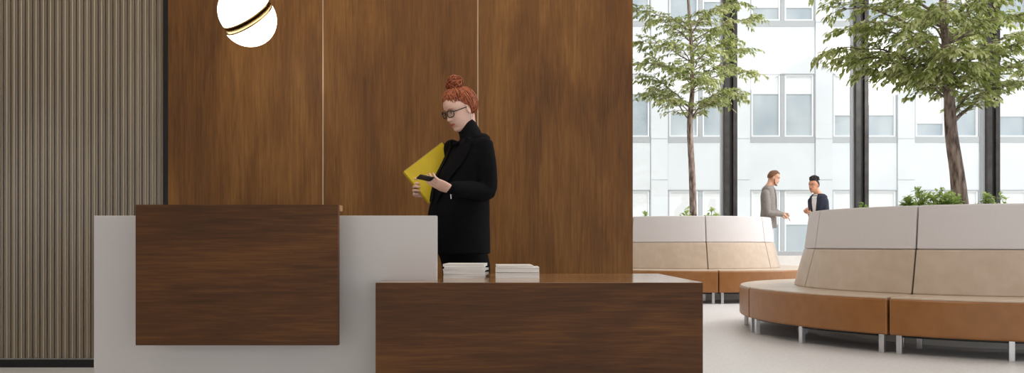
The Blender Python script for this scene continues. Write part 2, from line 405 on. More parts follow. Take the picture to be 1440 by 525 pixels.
# ---------------------------------------------------------------- printed matter on the low counter
def booklet(name, label, cat, group, x0, x1, y0, y1, z, th, rot, dark=False, spine=True):
    cx_, cy_ = (x0+x1)/2, (y0+y1)/2; w, d = x1-x0, y1-y0
    t = thing(name, label, cat, (cx_, cy_, z), rot, group)
    c = MB(); e = min(.0012, th*.14)
    c.box(-w/2, w/2, -d/2, d/2, 0, e); c.box(-w/2, w/2, -d/2, d/2, th-e, th)
    if spine: c.box(-w/2-.0006, -w/2+.0008, -d/2, d/2, 0, th)
    c.build('cover', M['cover_dark'] if dark else M['cover'], t, bevel=.0004, bseg=1)
    p = MB(); p.box(-w/2+.001, w/2-.0015, -d/2+.0015, d/2-.0015, e, th-e); p.build('pages', M['paper'], t)
    return t
zt = ZL+.0002; YS = 3.87
s1 = [(.0125,-.003,.004,'bottom magazine of the left paper stack on the walnut counter'), (.0095,.004,-.05,'second magazine from the bottom of the left paper stack'),
      (.012,-.006,.03,'third magazine from the bottom of the left paper stack'), (.010,.002,-.06,'fourth magazine up in the left paper stack, under the top two'),
      (.0105,-.005,.05,'white magazine just below the topmost in the left stack'), (.0125,-.001,-.03,'topmost white magazine of the messy left paper stack')]
cx1 = (653.5-CX)*YS/F
for th, dx, r, lab in s1:
    booklet('magazine', lab, 'magazine', 'magazines stacked on the walnut counter', cx1-.098+dx, cx1+.098+dx, YS-.0, YS+.255, zt, th-.0003, r)
    zt += th
zt = ZL+.0002
x0 = (697-CX)*YS/F; x1 = (759-CX)*YS/F
for th, a, c_, r, dk, lab in ((.026, 0, 0, .0, 0, 'thick white book at the bottom of the right stack'), (.003, .004, -.004, .01, 1, 'thin dark folder between the white books of the right stack'),
                          (.022, 0, -.001, .0, 0, 'thick white book under the booklet in the right stack'), (.010, .0, -.035, .04, 0, 'thin white booklet on top of the right stack')):
    booklet('book' if th > .015 else 'booklet', lab, 'book', 'books stacked on the walnut counter', x0+a, x1+c_, YS, YS+.26, zt, th-.0003, r, bool(dk))
    zt += th

# ================================================================ PENDANT LAMP
YP = 5.0; sp = F/YP; RB = 37.6/sp
cA = at(346, 17.5, YP)
lamp = thing('pendant_lamp', 'lit white globe pendant sliced by a slanted brass disc', 'lamp', cA)
nrm = Vector((.51*.80, .60, -.86*.80)).normalized()
dd = (Vector((0,-1,0))+nrm*nrm.y).normalized()
sd = nrm.cross(dd)
def hemi(c, n, R, sign):
    m = MB(); u = dd; w = sd; rr = []
    for i in range(25):
        a = PI/2*i/24.2
        rr.append([c+n*sign*R*math.sin(a)+(u*math.cos(2*PI*j/64)+w*math.sin(2*PI*j/64))*R*math.cos(a) for j in range(64)])
    m.rings(rr); return m
def disc(c, n, R, h0, h1):
    m = MB(); u = dd; w = sd
    m.rings([[c+n*h+(u*math.cos(2*PI*j/64)+w*math.sin(2*PI*j/64))*R for j in range(64)] for h in (h0, h1)]); return m
cB = cA+dd*.078+nrm*.018-sd*.0
hemi(cA-nrm*.003, nrm, RB, -1).build('upper_globe', M['opal'], lamp, smooth=True, off=cA)
disc(cA, nrm, RB+.001, -.003, .004).build('brass_disc', M['brass'], lamp, off=cA)
hemi(cB+nrm*.004, nrm, RB, 1).build('lower_globe', M['opal'], lamp, smooth=True, off=cA)
disc(cB, nrm, RB+.001, -.005, .004).build('brass_disc', M['brass'], lamp, off=cA)
b = MB(); b.tube([cA+Vector((0,0,RB*.95)), Vector((cA.x, cA.y, CEIL-.02))], .006, 10); b.build('rod', M['brass'], lamp, smooth=True, off=cA)
b = MB(); b.tube([Vector((cA.x, cA.y, CEIL-.03)), Vector((cA.x, cA.y, CEIL))], .06, 24); b.build('ceiling_rose', M['brass'], lamp, off=cA)

# ================================================================ ROUND SOFAS
RS, RBK, RMID, RTOP = 2.14, 1.60, 1.50, 1.45
ZS0, ZS1, ZB1, ZTOP = .150, .435, .82, 1.19
def arc_loft(prof, a0, a1, n=22):
    m = MB()
    m.rings([[Vector((r*math.cos(a), r*math.sin(a), z)) for r, z in prof] for a in [a0+(a1-a0)*i/n for i in range(n+1)]])
    return m
def rounded(prof, r=.02, seg=4):
    out = []; n = len(prof)
    for i in range(n):
        p0, p1, p2 = (Vector((*prof[(i+k-1) % n], 0)) for k in range(3))
        d0 = (p0-p1).normalized(); d2 = (p2-p1).normalized(); q = min(r, (p0-p1).length*.45, (p2-p1).length*.45)
        a, b_ = p1+d0*q, p1+d2*q
        for k in range(seg+1):
            t = k/seg; v = (1-t)**2*a+2*t*(1-t)*p1+t*t*b_; out.append((v.x, v.y))
    return out
def module(name='sofa_module'):
    root = thing(name, 'x', 'sofa')
    g = math.radians(.22); A = math.radians(22.5)-g
    seat = arc_loft(rounded([(RBK-.12, ZS0), (RS, ZS0), (RS+.002, ZS1), (RBK-.12, ZS1)], .022), -A, A)
    seat.build('seat', M['leather_tan'], root, smooth=False, bevel=.012)
    st = arc_loft(rounded([(RBK-.06, ZS1-.004), (RS-.010, ZS1-.004), (RS-.010, ZS1+.012), (RBK-.06, ZS1+.012)], .012), -A+.003, A-.003)
    st.build('seat_cushion', M['leather_beige'], root, bevel=.006)
    bk = arc_loft(rounded([(RBK-.16, ZS1-.03), (RBK, ZS1+.013), (RMID+.004, ZB1-.004), (RMID-.12, ZB1-.004)], .014), -A, A)
    bk.build('backrest', M['leather_beige'], root, bevel=.012)
    hd = arc_loft(rounded([(RMID-.12, ZB1), (RMID, ZB1), (RTOP, ZTOP), (RTOP-.09, ZTOP)], .016), -A, A)
    hd.build('head_panel', M['fabric_white'], root, bevel=.012)
    A2 = A-math.radians(1.6)
    for a, r in ((-A2, 2.08), (0, 2.08), (A2, 2.08), (-A2*.97, 1.62), (A2*.97, 1.62)):
        R = Matrix.Rotation(a, 4, 'Z'); l = MB(); l.box(r-.02, r+.02, -.02, .02, 0, ZS0+.003, R)
        l.build('leg', M['chrome'], root, bevel=.003)
    fr = arc_loft([(1.62, ZS0-.02), (2.06, ZS0-.02), (2.06, ZS0), (1.62, ZS0)], -A2, A2, 12); fr.build('base_frame', M['black_metal'], root)
    return root
CN, CF = Vector((4.43, 7.94, 0)), Vector((2.88, 13.9, 0))
SEAM = 182.5
proto = module()
near_l = {-1: 'pale left end module of the near round sofa, facing the walnut counter', 0: 'near round sofa module with tan seat at the left front', 1: 'near round sofa module reaching the right edge of the photo'}
far_l = {0: 'sliver of far round sofa module beside the walnut wall', 1: 'far round sofa module in front of the slender tree', 2: 'brightly lit right front module of the far round sofa',
         3: 'right end module of the far round sofa, behind the near sofa'}
first = True
for C_, labs, hid in ((CN, near_l, 'curved sofa module on the hidden side of the near planter'), (CF, far_l, 'curved sofa module on the hidden side of the far planter')):
    for k in range(-1, 7):
        o = proto if first else copy_tree(proto); first = False
        o.location = C_; o.rotation_euler = (0, 0, math.radians(SEAM+22.5+45*k-(1.5 if C_ is CN else 0)))
        if C_ is CF: o.scale = (1, 1, 1.09)
        o['label'] = labs.get(k, hid)
        o['group'] = 'modules of the near round sofa' if C_ is CN else 'modules of the far round sofa'
def planter(C_, label):
    t = thing('planter', label, 'planter', C_)
    m = MB(); n = 72
    ring = lambda r, z: [Vector((r*math.cos(2*PI*i/n), r*math.sin(2*PI*i/n), z)) for i in range(n)]
    m.rings([ring(1.29, 0), ring(1.29, 1.12), ring(1.25, 1.12), ring(1.25, .2)]); m.build('tub', M['plaster'], t, fix=True)
    s = MB(); s.rings([ring(1.248, .9), ring(1.248, 1.06), ring(.8, 1.08), ring(.05, 1.09)]); s.build('soil', M['soil'], t, smooth=True)
planter(CN, 'round soil-filled planter inside the near round sofa')
planter(CF, 'round soil-filled planter inside the far round sofa')

# ================================================================ TREES AND SHRUBS
def leaf(mb, p, d, up, L, Wd, rng):
    d = d.normalized(); s_ = d.cross(up)
    if s_.length < 1e-4: s_ = Vector((1,0,0))
    s_.normalize(); n_ = s_.cross(d)
    fold = .25*Wd
    a = p; m1 = p+d*L*.32; m2 = p+d*L*.68-n_*L*.04; t = p+d*L-n_*L*.10
    vs = [a, m1+s_*Wd*.5+n_*fold, m1, m1-s_*Wd*.5+n_*fold, m2+s_*Wd*.36+n_*fold*.6, m2, m2-s_*Wd*.36+n_*fold*.6, t]
    mb.add(vs, [(0,2,1), (0,3,2), (1,2,5,4), (2,3,6,5), (4,5,7), (5,6,7)])
def tree(name, label, C_, trunk, trad, branches, L, Wd, seed, leafn, spread=.27, mats=('leaf_a', 'leaf_b'), palef=.3):
    rng = random.Random(seed); base = trunk[0].copy()
    t = thing(name, label, 'tree', base)
    tb = MB(); tb.tube(trunk, trad, 14, sub=6); tb.build('trunk', M['bark'], t, smooth=True, off=base)
    bb = MB(); lf = MB()
    tp, tr = smooth_path(trunk, trad, 12)
    for (h, tip, r0) in branches:
        i = min(range(len(tp)), key=lambda q: abs(tp[q].z-h)); s0 = tp[i]
        v = tip-s0; n = 7; path = []
        for q in range(n+1):
            u = q/n; p = s0+v*u; p.z += math.sin(u*PI*.9)*.10*v.length+.02*rng.uniform(-1,1)
            p.x += .03*rng.uniform(-1,1)*u*2; p.y += .03*rng.uniform(-1,1)*u*2; path.append(p)
        rad = [r0*(1-.86*q/n) for q in range(n+1)]
        bb.tube(path, rad, 6, sub=2)
        for q in range(1, n+1):
            for side in (-1, 1, 0):
                if side == 0 and q < 4: continue
                pp = path[q]; dr = (path[q]-path[q-1]).normalized()
                lat = dr.cross(Vector((0,0,1))); lat = lat.normalized() if lat.length > 1e-3 else Vector((1,0,0))
                dv = (dr*rng.uniform(.5,1)+lat*side*rng.uniform(.6,1.1)+Vector((0,0,rng.uniform(-.2,.35)))).normalized()
                ln = spread*rng.uniform(.6,1.2)*(1.15-.4*q/n)
                tw = [pp+dv*ln*w+Vector((0,0,-.18*ln*w*w*2)) for w in (0,.25,.5,.75,1)]
                bb.tube(tw, [.005,.004,.003,.002,.0012], 4)
                for z in range(leafn):
                    w = rng.uniform(.12,1.0); i0 = min(3, int(w*4)); pos = tw[i0].lerp(tw[i0+1], w*4-i0)
                    ang = rng.choice((-1,1))*rng.uniform(.3,1.3)
                    ld = (Matrix.Rotation(ang, 3, 'Z') @ (tw[i0+1]-tw[i0]).normalized())
                    ld.z += rng.uniform(-.75,.12)
                    up = Vector((rng.uniform(-.5,.5), rng.uniform(-.5,.5), 1))
                    lf.mi = 1 if rng.random() < palef else 0
                    leaf(lf, pos+Vector((rng.uniform(-.02,.02), rng.uniform(-.02,.02), rng.uniform(-.02,.02))), ld, up, L*rng.uniform(.65,1.15), Wd*rng.uniform(.7,1.1), rng)
    bb.build('branches', M['bark'], t, smooth=True, off=base)
    lf.build('foliage', [M[q] for q in mats], t, off=base, fix=False)
    return t
# near tree
YN = 7.94
tr = [at(1351, 297, YN), at(1346, 245, YN), at(1338, 190, YN), at(1335, 140, YN), at(1334, 95, YN+.03), at(1328, 40, YN+.02), at(1326, 0, YN), at(1322, -90, YN), at(1318, -190, YN), at(1316, -280, YN)]
trd = [.080, .066, .058, .050, .042, .037, .034, .028, .018, .008]
rng = random.Random(11); br = []
hz = lambda y: CZ+(HY-y)*YN/F
for (x, y, dy, y0, r) in ((1165,72,-.1,110,.016),(1178,10,.2,70,.016),(1205,80,.4,100,.014),(1235,38,-.45,80,.015),(1262,92,-.25,128,.016),(1272,108,.35,140,.013),(1245,5,.5,40,.013),
                          (1300,104,-.6,130,.014),(1316,108,.55,140,.011),(1352,95,-.55,125,.012),(1290,60,-.8,110,.014),(1385,98,-.35,130,.013),(1440,112,.1,178,.021),(1412,70,-.4,110,.015),(1450,52,.3,100,.015),
                          (1400,28,.5,60,.012),(1480,88,-.3,130,.016),(1380,5,-.6,40,.012),(1320,20,-.8,50,.012),(1220,-20,-.2,30,.016),(1430,-12,-.2,30,.016),(1360,50,.8,90,.012),(1280,20,.7,60,.012),
                          (1195,45,-.3,90,.014),(1465,20,0,60,.016),(1345,75,-.9,100,.012),(1225,104,.1,120,.012),(1188,88,.0,105,.012),(1392,118,.1,163,.014)):
    br.append((hz(y0), at(x, y, YN+dy*.9), r))
for q in range(20):
    a = q*2.4; y0 = -10-12*q; rr = 1.15-.035*q; c = at(1322, y0-35, YN)
    br.append((hz(y0), c+Vector((rr*math.cos(a), rr*math.sin(a), 0)), .014))
tree('tree', 'larger leafy tree rising from the near round planter', CN, tr, trd, br, .074, .033, 3, 19, .31, palef=.45)
# far tree
YT = 13.9
tr = [at(975, 305, YT), at(973, 240, YT), at(970, 175, YT), at(974, 120, YT), at(972, 60, YT), at(968, 0, YT), at(966, -80, YT), at(964, -170, YT)]
trd = [.062, .054, .048, .036, .030, .024, .016, .007]
hz = lambda y: CZ+(HY-y)*YT/F
br = []
for (x, y, dy, y0, r) in ((1018,128,-.2,172,.018),(930,125,-.2,170,.014),(905,112,.1,150,.014),(900,60,-.1,90,.014),(918,88,.5,120,.013),(940,140,-.5,160,.012),(1005,145,.4,165,.012),(1040,132,.2,150,.014),
                          (1050,102,-.3,125,.013),(1020,95,.5,120,.013),(1030,60,-.1,90,.014),(1062,28,-.2,60,.013),(1000,70,-.7,100,.012),(960,95,-.7,120,.012),(925,30,-.5,60,.013),(895,15,.2,45,.013),
                          (1000,20,-.6,50,.012),(1040,5,.3,35,.012),(960,35,.7,65,.012),(985,115,-.8,140,.012),(915,135,.3,150,.010),(1012,45,.7,75,.012),(945,62,-.6,92,.012),(892,90,-.4,115,.012),(1050,72,.4,100,.012)):
    br.append((hz(y0), at(x, y, YT+dy), r))
for q in range(14):
    a = q*2.4; y0 = -5-11*q; rr = 1.05-.05*q; c = at(968, y0-22, YT)
    br.append((hz(y0), c+Vector((rr*math.cos(a), rr*math.sin(a), 0)), .012))
tree('tree', 'slender tree with a thin straight trunk in the far round planter', CF, tr, trd, br, .085, .034, 8, 20, .38, palef=.6)

def shrub(label, x, y0, y1, Y, w, n, seed, L=.06):
    rng = random.Random(seed); base = at(x, 0, Y); base.z = 1.075
    t = thing('shrub', label, 'plant', base, 0, 'shrubs in the round planters')
    st = MB(); lf = MB(); top = at(x, y1, Y).z-1.07
    for q in range(n):
        a = rng.uniform(0, 2*PI); r = w*math.sqrt(rng.random()); hgt = top*(1-.55*(r/w)**2)*rng.uniform(.7,1.05)
        p1 = Vector((r*math.cos(a), r*math.sin(a)*.6, hgt)); pts = [Vector((0,0,0)).lerp(p1, u)+Vector((0,0,.04*math.sin(u*PI))) for u in (0,.35,.7,1)]
        pts[0] += Vector((p1.x*.35, p1.y*.35, 0))
        st.tube(pts, [.004,.003,.002,.001], 4)
        for k in range(11):
            u = rng.uniform(.3,1); i = min(2, int(u*3)); pos = pts[i].lerp(pts[i+1], u*3-i)
            d = Vector((rng.uniform(-1,1), rng.uniform(-1,1), rng.uniform(-.2,.8)))
            leaf(lf, pos, d, Vector((0,0,1)), L*rng.uniform(.7,1.2), L*.5, rng)
    st.build('stems', M['bark'], t); lf.build('foliage', [M['shrub']], t, fix=False)
shrub('wide bright green shrub left of the near tree trunk', 1326, 290, 264, 7.45, .21, 50, 1, .055)
shrub('upright green shrub with a tall sprig in the near planter', 1296, 290, 256, 7.9, .09, 18, 2, .055)
shrub('low leafy shrub at the left of the near planter greenery', 1277, 290, 272, 7.6, .08, 18, 4, .055)
shrub('thin shrub right of the near tree trunk by the dark mullion', 1385, 290, 270, 7.6, .12, 14, 5, .05)
shrub('sparse sprig near the right edge above the near sofa', 1408, 290, 268, 7.8, .08, 8, 6, .05)
shrub('tiny sprig above the near sofa beside the middle dark mullion', 1216, 290, 283, 7.5, .05, 5, 7, .05)
shrub('small green sprig at the left edge of the far planter', 908, 300, 294, 13.3, .10, 6, 9, .08)
shrub('small shrub just left of the thin tree trunk', 966, 300, 290, 13.2, .10, 9, 10, .08)
shrub('small shrub right of the thin tree trunk', 1000, 300, 291, 13.2, .16, 12, 12, .08)

# ================================================================ PEOPLE
def frame_of(fwd, roll=0):
    f = Vector(fwd).normalized(); l = Vector((0,0,1)).cross(f).normalized(); u = f.cross(l)
    return Matrix((f, l, u)).transposed()        # columns: forward, left, up
def head_surf(zn=54, sn=60, k=1.0, female=True):
    'rings from under the chin to the crown; x forward, y left, z up'
    zs = np.array([-.118,-.112,-.100,-.085,-.070,-.055,-.040,-.020,.0,.020,.045,.070,.090,.103,.110])
    fr = np.array([ .050, .068, .078, .076, .082, .082, .083, .082,.079,.087,.088,.078,.058,.036,.006])
    bk = np.array([-.005,-.010,-.020,-.040,-.056,-.066,-.075,-.085,-.092,-.097,-.097,-.087,-.066,-.042,-.010])
    hw = np.array([ .014, .026, .040, .051, .058, .063, .066, .070,.073,.075,.075,.067,.050,.032,.006])
    if not female: hw = hw*np.array([1.5,1.4,1.3,1.2,1.12,1.06,1.03,1,1,1,1,1,1,1,1])
    rr = []
    for i in range(zn+1):
        z = -.118+.228*(.5-.5*math.cos(PI*i/zn)); f_, b_, w_ = (float(np.interp(z, zs, a)) for a in (fr, bk, hw))
        c_ = (f_+b_)/2; a_ = (f_-b_)/2; ring = []
        for j in range(sn):
            t = 2*PI*j/sn; ct, s_ = math.cos(t), math.sin(t)
            e = .86 if ct > 0 else .95
            x = c_+a_*math.copysign(abs(ct)**e, ct); y = w_*math.copysign(abs(s_)**.95, s_)
            if ct > 0:
                g = lambda y0, z0, sy, sz: math.exp(-((abs(y)-y0)/sy)**2-((z-z0)/sz)**2)
                nz = max(0, min(1, (.012-z)/.045)) if z < .012 else 0
                x += .026*math.exp(-(y/.0095)**2)*(nz if z > -.036 else max(0, 1-(-.036-z)/.010))   # nose
                x += .008*g(.012, -.034, .008, .008)
                x -= .012*g(.031, .006, .014, .011)                      # eye sockets
                x += .004*g(.031, .003, .011, .008)
                x += .004*g(.030, .026, .018, .007)                      # brows
                x += .005*g(.040, -.025, .016, .016)                     # cheeks
                x += .006*g(0, -.0585, .017, .0045)+.006*g(0, -.0690, .014, .0050)-.003*g(0, -.0640, .018, .002)
                x += .005*g(0, -.096, .014, .012)-.004*g(0, -.081, .018, .006)
            ring.append(Vector((x, y, z))*k)
        rr.append(ring)
    return rr
def hand(mb, W_, d, n, side, k=1.0, curl=(.35,.45,.35), thumb=.6, spread=.06):
    'W_ wrist, d along the palm, n out of the palm, side: +1 or -1, where the thumb sits along d x n'
    d = Vector(d).normalized(); n = Vector(n); n = (n-d*n.dot(d)).normalized(); s_ = d.cross(n)*side
    ring = []
    for u, w, t in ((-.02,.025,.020),(.0,.026,.018),(.025,.035,.016),(.055,.041,.015),(.080,.042,.0125),(.092,.038,.010)):
        c = W_+d*u*k; ring.append([c+(s_*math.cos(2*PI*j/16)*w+n*math.sin(2*PI*j/16)*t)*k for j in range(16)])
    mb.rings(ring)
    for q, (off, L, r) in enumerate(((.030,.070,.0088),(.010,.078,.0090),(-.011,.072,.0086),(-.030,.056,.0078))):
        dd_ = (d+s_*spread*(1.5-q)*.9).normalized(); p = W_+(d*.080+s_*off)*k; pts = [p]; ang = 0
        for sgm, frac in enumerate((.42,.32,.26)):
            ang += curl[sgm]*(1+.08*q); p = p+(dd_*math.cos(ang)+n*math.sin(ang))*L*frac*k; pts.append(p)
        mb.tube(pts, [r*k, r*.95*k, r*.88*k, r*.76*k], 10, True, sub=2)
    p0 = W_+(d*.018+s_*.026)*k; p1 = p0+(d*.030+s_*.024+n*.016*thumb)*k; p2 = p1+(d*.030+s_*.008+n*.018*thumb)*k; p3 = p2+(d*.022-s_*.002+n*.012*thumb)*k
    mb.tube([p0, p1, p2, p3], [.013*k, .012*k, .0105*k, .008*k], 10, True, sub=2)
def ering(c, rx, ry, yaw, n=28, tilt=0, e=1.0):
    f = Vector((math.cos(yaw), math.sin(yaw), 0)); l = Vector((-math.sin(yaw), math.cos(yaw), 0))
    return [Vector(c)+f*rx*math.cos(2*PI*j/n)+l*ry*math.sin(2*PI*j/n)+Vector((0,0,tilt*math.cos(2*PI*j/n))) for j in range(n)]
def loft(mb, secs, sub=4, n=28):
    'secs: (center, rx forward, ry sideways, yaw)'
    pts = [Vector(s_[0]) for s_ in secs]; P, _ = smooth_path(pts, [0]*len(pts), sub); rr = []
    for i, p in enumerate(P):
        u = i/sub; k = min(int(u), len(secs)-2); t = u-k; t2 = t*t*(3-2*t)
        rx = secs[k][1]*(1-t2)+secs[k+1][1]*t2; ry = secs[k][2]*(1-t2)+secs[k+1][2]*t2; yw = secs[k][3]*(1-t)+secs[k+1][3]*t
        rr.append(ering(p, rx, ry, yw, n))
    mb.rings(rr)
def face_bits(parent, HR, HC, off, k, lips=True, brows=None, vox=None):
    T = lambda x, y, z: HC+HR @ (Vector((x, y, z))*k)
    for sg in (1, -1):
        m = MB(); m.ell(T(.0755, sg*.031, .004), (.0085*k, .0125*k, .0055*k), 14, 10, HR); m.build('eye', M['eye_white'], parent, smooth=True, off=off)
        m = MB(); m.ell(T(.0822, sg*.031, .003), (.0026*k, .0052*k, .0048*k), 12, 8, HR); m.build('iris', M['eye'], parent, smooth=True, off=off)
        m = MB(); m.tube([T(.0845, sg*.019, .0075), T(.086, sg*.031, .0100), T(.079, sg*.044, .0065)], [.0012*k, .0018*k, .0010*k], 6, True, sub=3); m.build('eyelash', M['eye'], parent, off=off)
        if brows:
            m = MB(); m.tube([T(.0905, sg*.016, .022), T(.0885, sg*.031, .0265), T(.078, sg*.047, .022)], [.0020*k, .0026*k, .0012*k], 6, True, sub=3); m.build('eyebrow', brows, parent, off=off)
    if lips:
        m = MB()
        for zz, rr_ in ((-.0598, .0032), (-.0675, .0040)):
            m.tube([T(.0775, .022, -.0635), T(.0865, .010, zz), T(.0885, 0, zz-.0004), T(.0865, -.010, zz), T(.0775, -.022, -.0635)], [.0010*k, rr_*k, rr_*1.05*k, rr_*k, .0010*k], 8, True, sub=3)
        m.build('lips', M['lips'], parent, smooth=True, off=off)
def ears(mb, HR, HC, k):
    for sg in (1, -1):
        mb.ell(HC+HR @ (Vector((-.006, sg*.076, -.008))*k), (.016*k, .007*k, .030*k), 12, 8, HR @ Matrix.Rotation(sg*.25, 3, 'Z'))

# ---------------------------------------------------------------- the receptionist
YP0 = 4.72
def w_(x, y, dy=0.0):
    return at(x, y, YP0+dy)
wb = Vector((w_(655, 300).x, YP0, 0))
wo = thing('person', 'red-haired woman in a black coat and glasses reading her phone behind the counter', 'person', wb)
yaw = math.atan2(-.60, -.80)
HC = w_(646.5, 154, -.04); pit = math.radians(24)
HR = frame_of((-.80*math.cos(pit), -.60*math.cos(pit), -math.sin(pit)))
body = MB()
rr = [[HC+HR @ p for p in r] for r in head_surf()]
body.rings(rr); ears(body, HR, HC, 1)
body.tube([HC+HR @ Vector((-.028, 0, -.045)), w_(659, 184, .0), w_(664, 202, .01)], [.050, .047, .055], 20, True, sub=4)
loft(body, [(w_(664,198,.01),.05,.10,yaw), (w_(663,215,0),.085,.15,yaw), (w_(659,250,0),.095,.14,yaw), (w_(658,285,0),.085,.12,yaw), (w_(656,330,0),.10,.155,yaw), (w_(655,365,0),.09,.15,yaw)])
LF = Vector((math.cos(yaw+PI/2), math.sin(yaw+PI/2), 0))     # her left
FW = Vector((math.cos(yaw), math.sin(yaw), 0))
def leg(mb, hip, knee, ank, r=(.08,.055,.036)): mb.tube([hip, knee, ank], r, 16, True, sub=4)
for sg in (1, -1):
    hip = wb+LF*.085*sg+Vector((0,0,.86)); ank = wb+LF*.09*sg+Vector((0,0,.085)); leg(body, hip, (hip+ank)/2, ank, (.065,.05,.036))
    body.tube([ank, ank+Vector((0,0,-.045))+FW*.02, ank+FW*.15+Vector((0,0,-.06))], [.035,.034,.026], 12, True, sub=3)
shL, elL, wrL = w_(682,211,-.10), w_(684,268,-.13), w_(634,266,-.28)
shR, elR, wrR = w_(636,210,.13), w_(634,268,.16), w_(603,271,.06)
for a, e, h in ((shL, elL, wrL), (shR, elR, wrR)):
    body.tube([a, a.lerp(e,.5), e, e.lerp(h,.4), h], [.046,.042,.036,.034,.023], 14, True, sub=3)
dL = (w_(596,251,-.33)-wrL)
hand(body, wrL, dL, Vector((-.25,.45,.86)), 1, .98, (.22,.30,.30), 1.0)
dR = (w_(574,265,.02)-wrR)
hand(body, wrR, dR, Vector((.1,-1,.12)), 1, 1.0, (.85,1.0,.6), .9)
bo = body.build('body', M['skin'], wo, smooth=True, off=wb, remesh=.0034)
face_bits(wo, HR, HC, wb, 1.0, True, M['hair_red'])
# coat
coat = MB()
secs = [(w_(668,189,.015),.052,.062,yaw), (w_(667,196,.01),.068,.12,yaw), (w_(664,205,.01),.095,.165,yaw), (w_(661,222,.0),.118,.180,yaw), (w_(652,248,.0),.145,.172,yaw), (w_(648,275,.0),.165,.172,yaw),
        (w_(645,305,.0),.178,.182,yaw), (w_(645,335,.0),.178,.190,yaw), (w_(645,357,.0),.176,.196,yaw)]
loft(coat, secs, 5, 40)
coat.tube([shL+Vector((-.01,0,.012)), shL.lerp(elL,.45)+Vector((.004,0,0)), elL+Vector((.0,0,-.005)), elL.lerp(wrL,.45), wrL.lerp(elL,.08)], [.060,.060,.054,.050,.042], 18, True, sub=4)
coat.tube([shR, shR.lerp(elR,.5), elR, elR.lerp(wrR,.5), wrR.lerp(elR,.2)], [.058,.062,.058,.05,.040], 18, True, sub=4)
co = coat.build('coat', M['black_cloth'], wo, smooth=True, off=wb, remesh=.006)
# lapels and collar
def chest(u, z, push=.0):
    'a point on the coat front: u sideways to her left (m), z height'
    zz = [(w_(*((664,205)))).z, w_(661,222).z, w_(656,248).z, w_(653,275).z, w_(650,305).z, w_(650,357).z]
    cx_ = np.interp(-z, [-q for q in zz], [w_(664,205).x, w_(661,222).x, w_(652,248).x, w_(648,275).x, w_(645,305).x, w_(645,357).x])
    rx = np.interp(-z, [-q for q in zz], [.095,.118,.145,.165,.178,.176]); ry = np.interp(-z, [-q for q in zz], [.165,.18,.172,.172,.182,.196])
    q = max(-1, min(1, u/ry)); return Vector((cx_, YP0, z))+LF*u+FW*(rx*math.sqrt(1-q*q)+push)
for sg in (1, -1):
    m = MB(); n = 12; z0, z1 = w_(0,198).z, w_(0,285).z
    lo = []; hi = []
    for i in range(n+1):
        t = i/n; z = z0*(1-t)+z1*t; ui = sg*(.075*(1-t)+.012*t); uo = sg*((.075+.075*math.sin(min(1,t*1.6)*PI*.62))*(1-t)+.02*t+.02)
        z_ = min(z, w_(0,205).z)
        lo.append(chest(ui, z_, .004)+Vector((0,0,z-z_))); hi.append(chest(uo, z_, .010)+Vector((0,0,z-z_)))
    rg = [[lo[i], hi[i], hi[i]+FW*.006, lo[i]+FW*.008] for i in range(n+1)]
    m.rings(rg); m.build('lapel', M['black_cloth'], wo, off=wb)
m = MB()                                                  # coat collar lying round the neck
m.tube([w_(640,203,-.06), w_(656,199,.075), w_(674,192,.075), w_(684,196,.00), w_(676,204,-.10)], [.012,.022,.024,.024,.012], 12, True, sub=5, flat=.8); m.build('collar', M['black_cloth'], wo, smooth=True, off=wb)
m = MB()                                                  # roll neck
for i in range(3): pass
m.tube([w_(665,203,.005), w_(662,192,-.005), w_(659,184,-.012), w_(656.5,178.5,-.018)], [.072,.066,.060,.058], 28, True, sub=4)
m.tube([w_(663,205,-.01), w_(655,235,-.03)], [.075,.09], 24, True)
m.build('roll_neck', M['black_knit'], wo, smooth=True, off=wb)
m = MB(); loft(m, [(w_(648,350),.13,.175,yaw), (wb+Vector((0,0,.74)),.125,.17,yaw), (wb+Vector((0,0,.60)),.115,.16,yaw)])
for sg in (1, -1):
    hip = wb+LF*.080*sg+Vector((0,0,.70)); ank = wb+LF*.09*sg+Vector((0,0,.10)); m.tube([hip, hip.lerp(ank,.5), ank], [.088,.07,.062], 18, sub=3)
m.build('trousers', M['black_cloth'], wo, smooth=True, off=wb, remesh=.008)
for sg in (1, -1):
    m = MB(); a = wb+LF*.09*sg
    m.tube([a+Vector((0,0,.055))-FW*.03, a+Vector((0,0,.045))+FW*.05, a+Vector((0,0,.032))+FW*.17], [.045,.042,.028], 14, True, sub=3)
    m.box(-.05,.17,-.035,.035,0,.02, Matrix.Translation(a) @ Matrix.Rotation(yaw, 4, 'Z')); m.build('shoe', M['shoe'], wo, smooth=True, off=wb)
# cuff and bracelet
m = MB(); q = (wrL-elL).normalized(); m.tube([wrL.lerp(elL,.10), wrL.lerp(elL,.03)], [.040,.036], 20); m.build('cuff', M['black_cloth'], wo, smooth=True, off=wb)
m = MB(); u = q.cross(Vector((0,0,1))).normalized(); v_ = q.cross(u)
m.tube([wrL+(u*math.cos(a)+v_*math.sin(a))*.030+Vector((0,0,-.004)) for a in [2*PI*i/20 for i in range(21)]], .0022, 6); m.tube([wrL+Vector((0,-.02,-.03)), wrL+Vector((.003,-.02,-.055))], .0025, 6); m.build('bracelet', M['silver'], wo, off=wb)
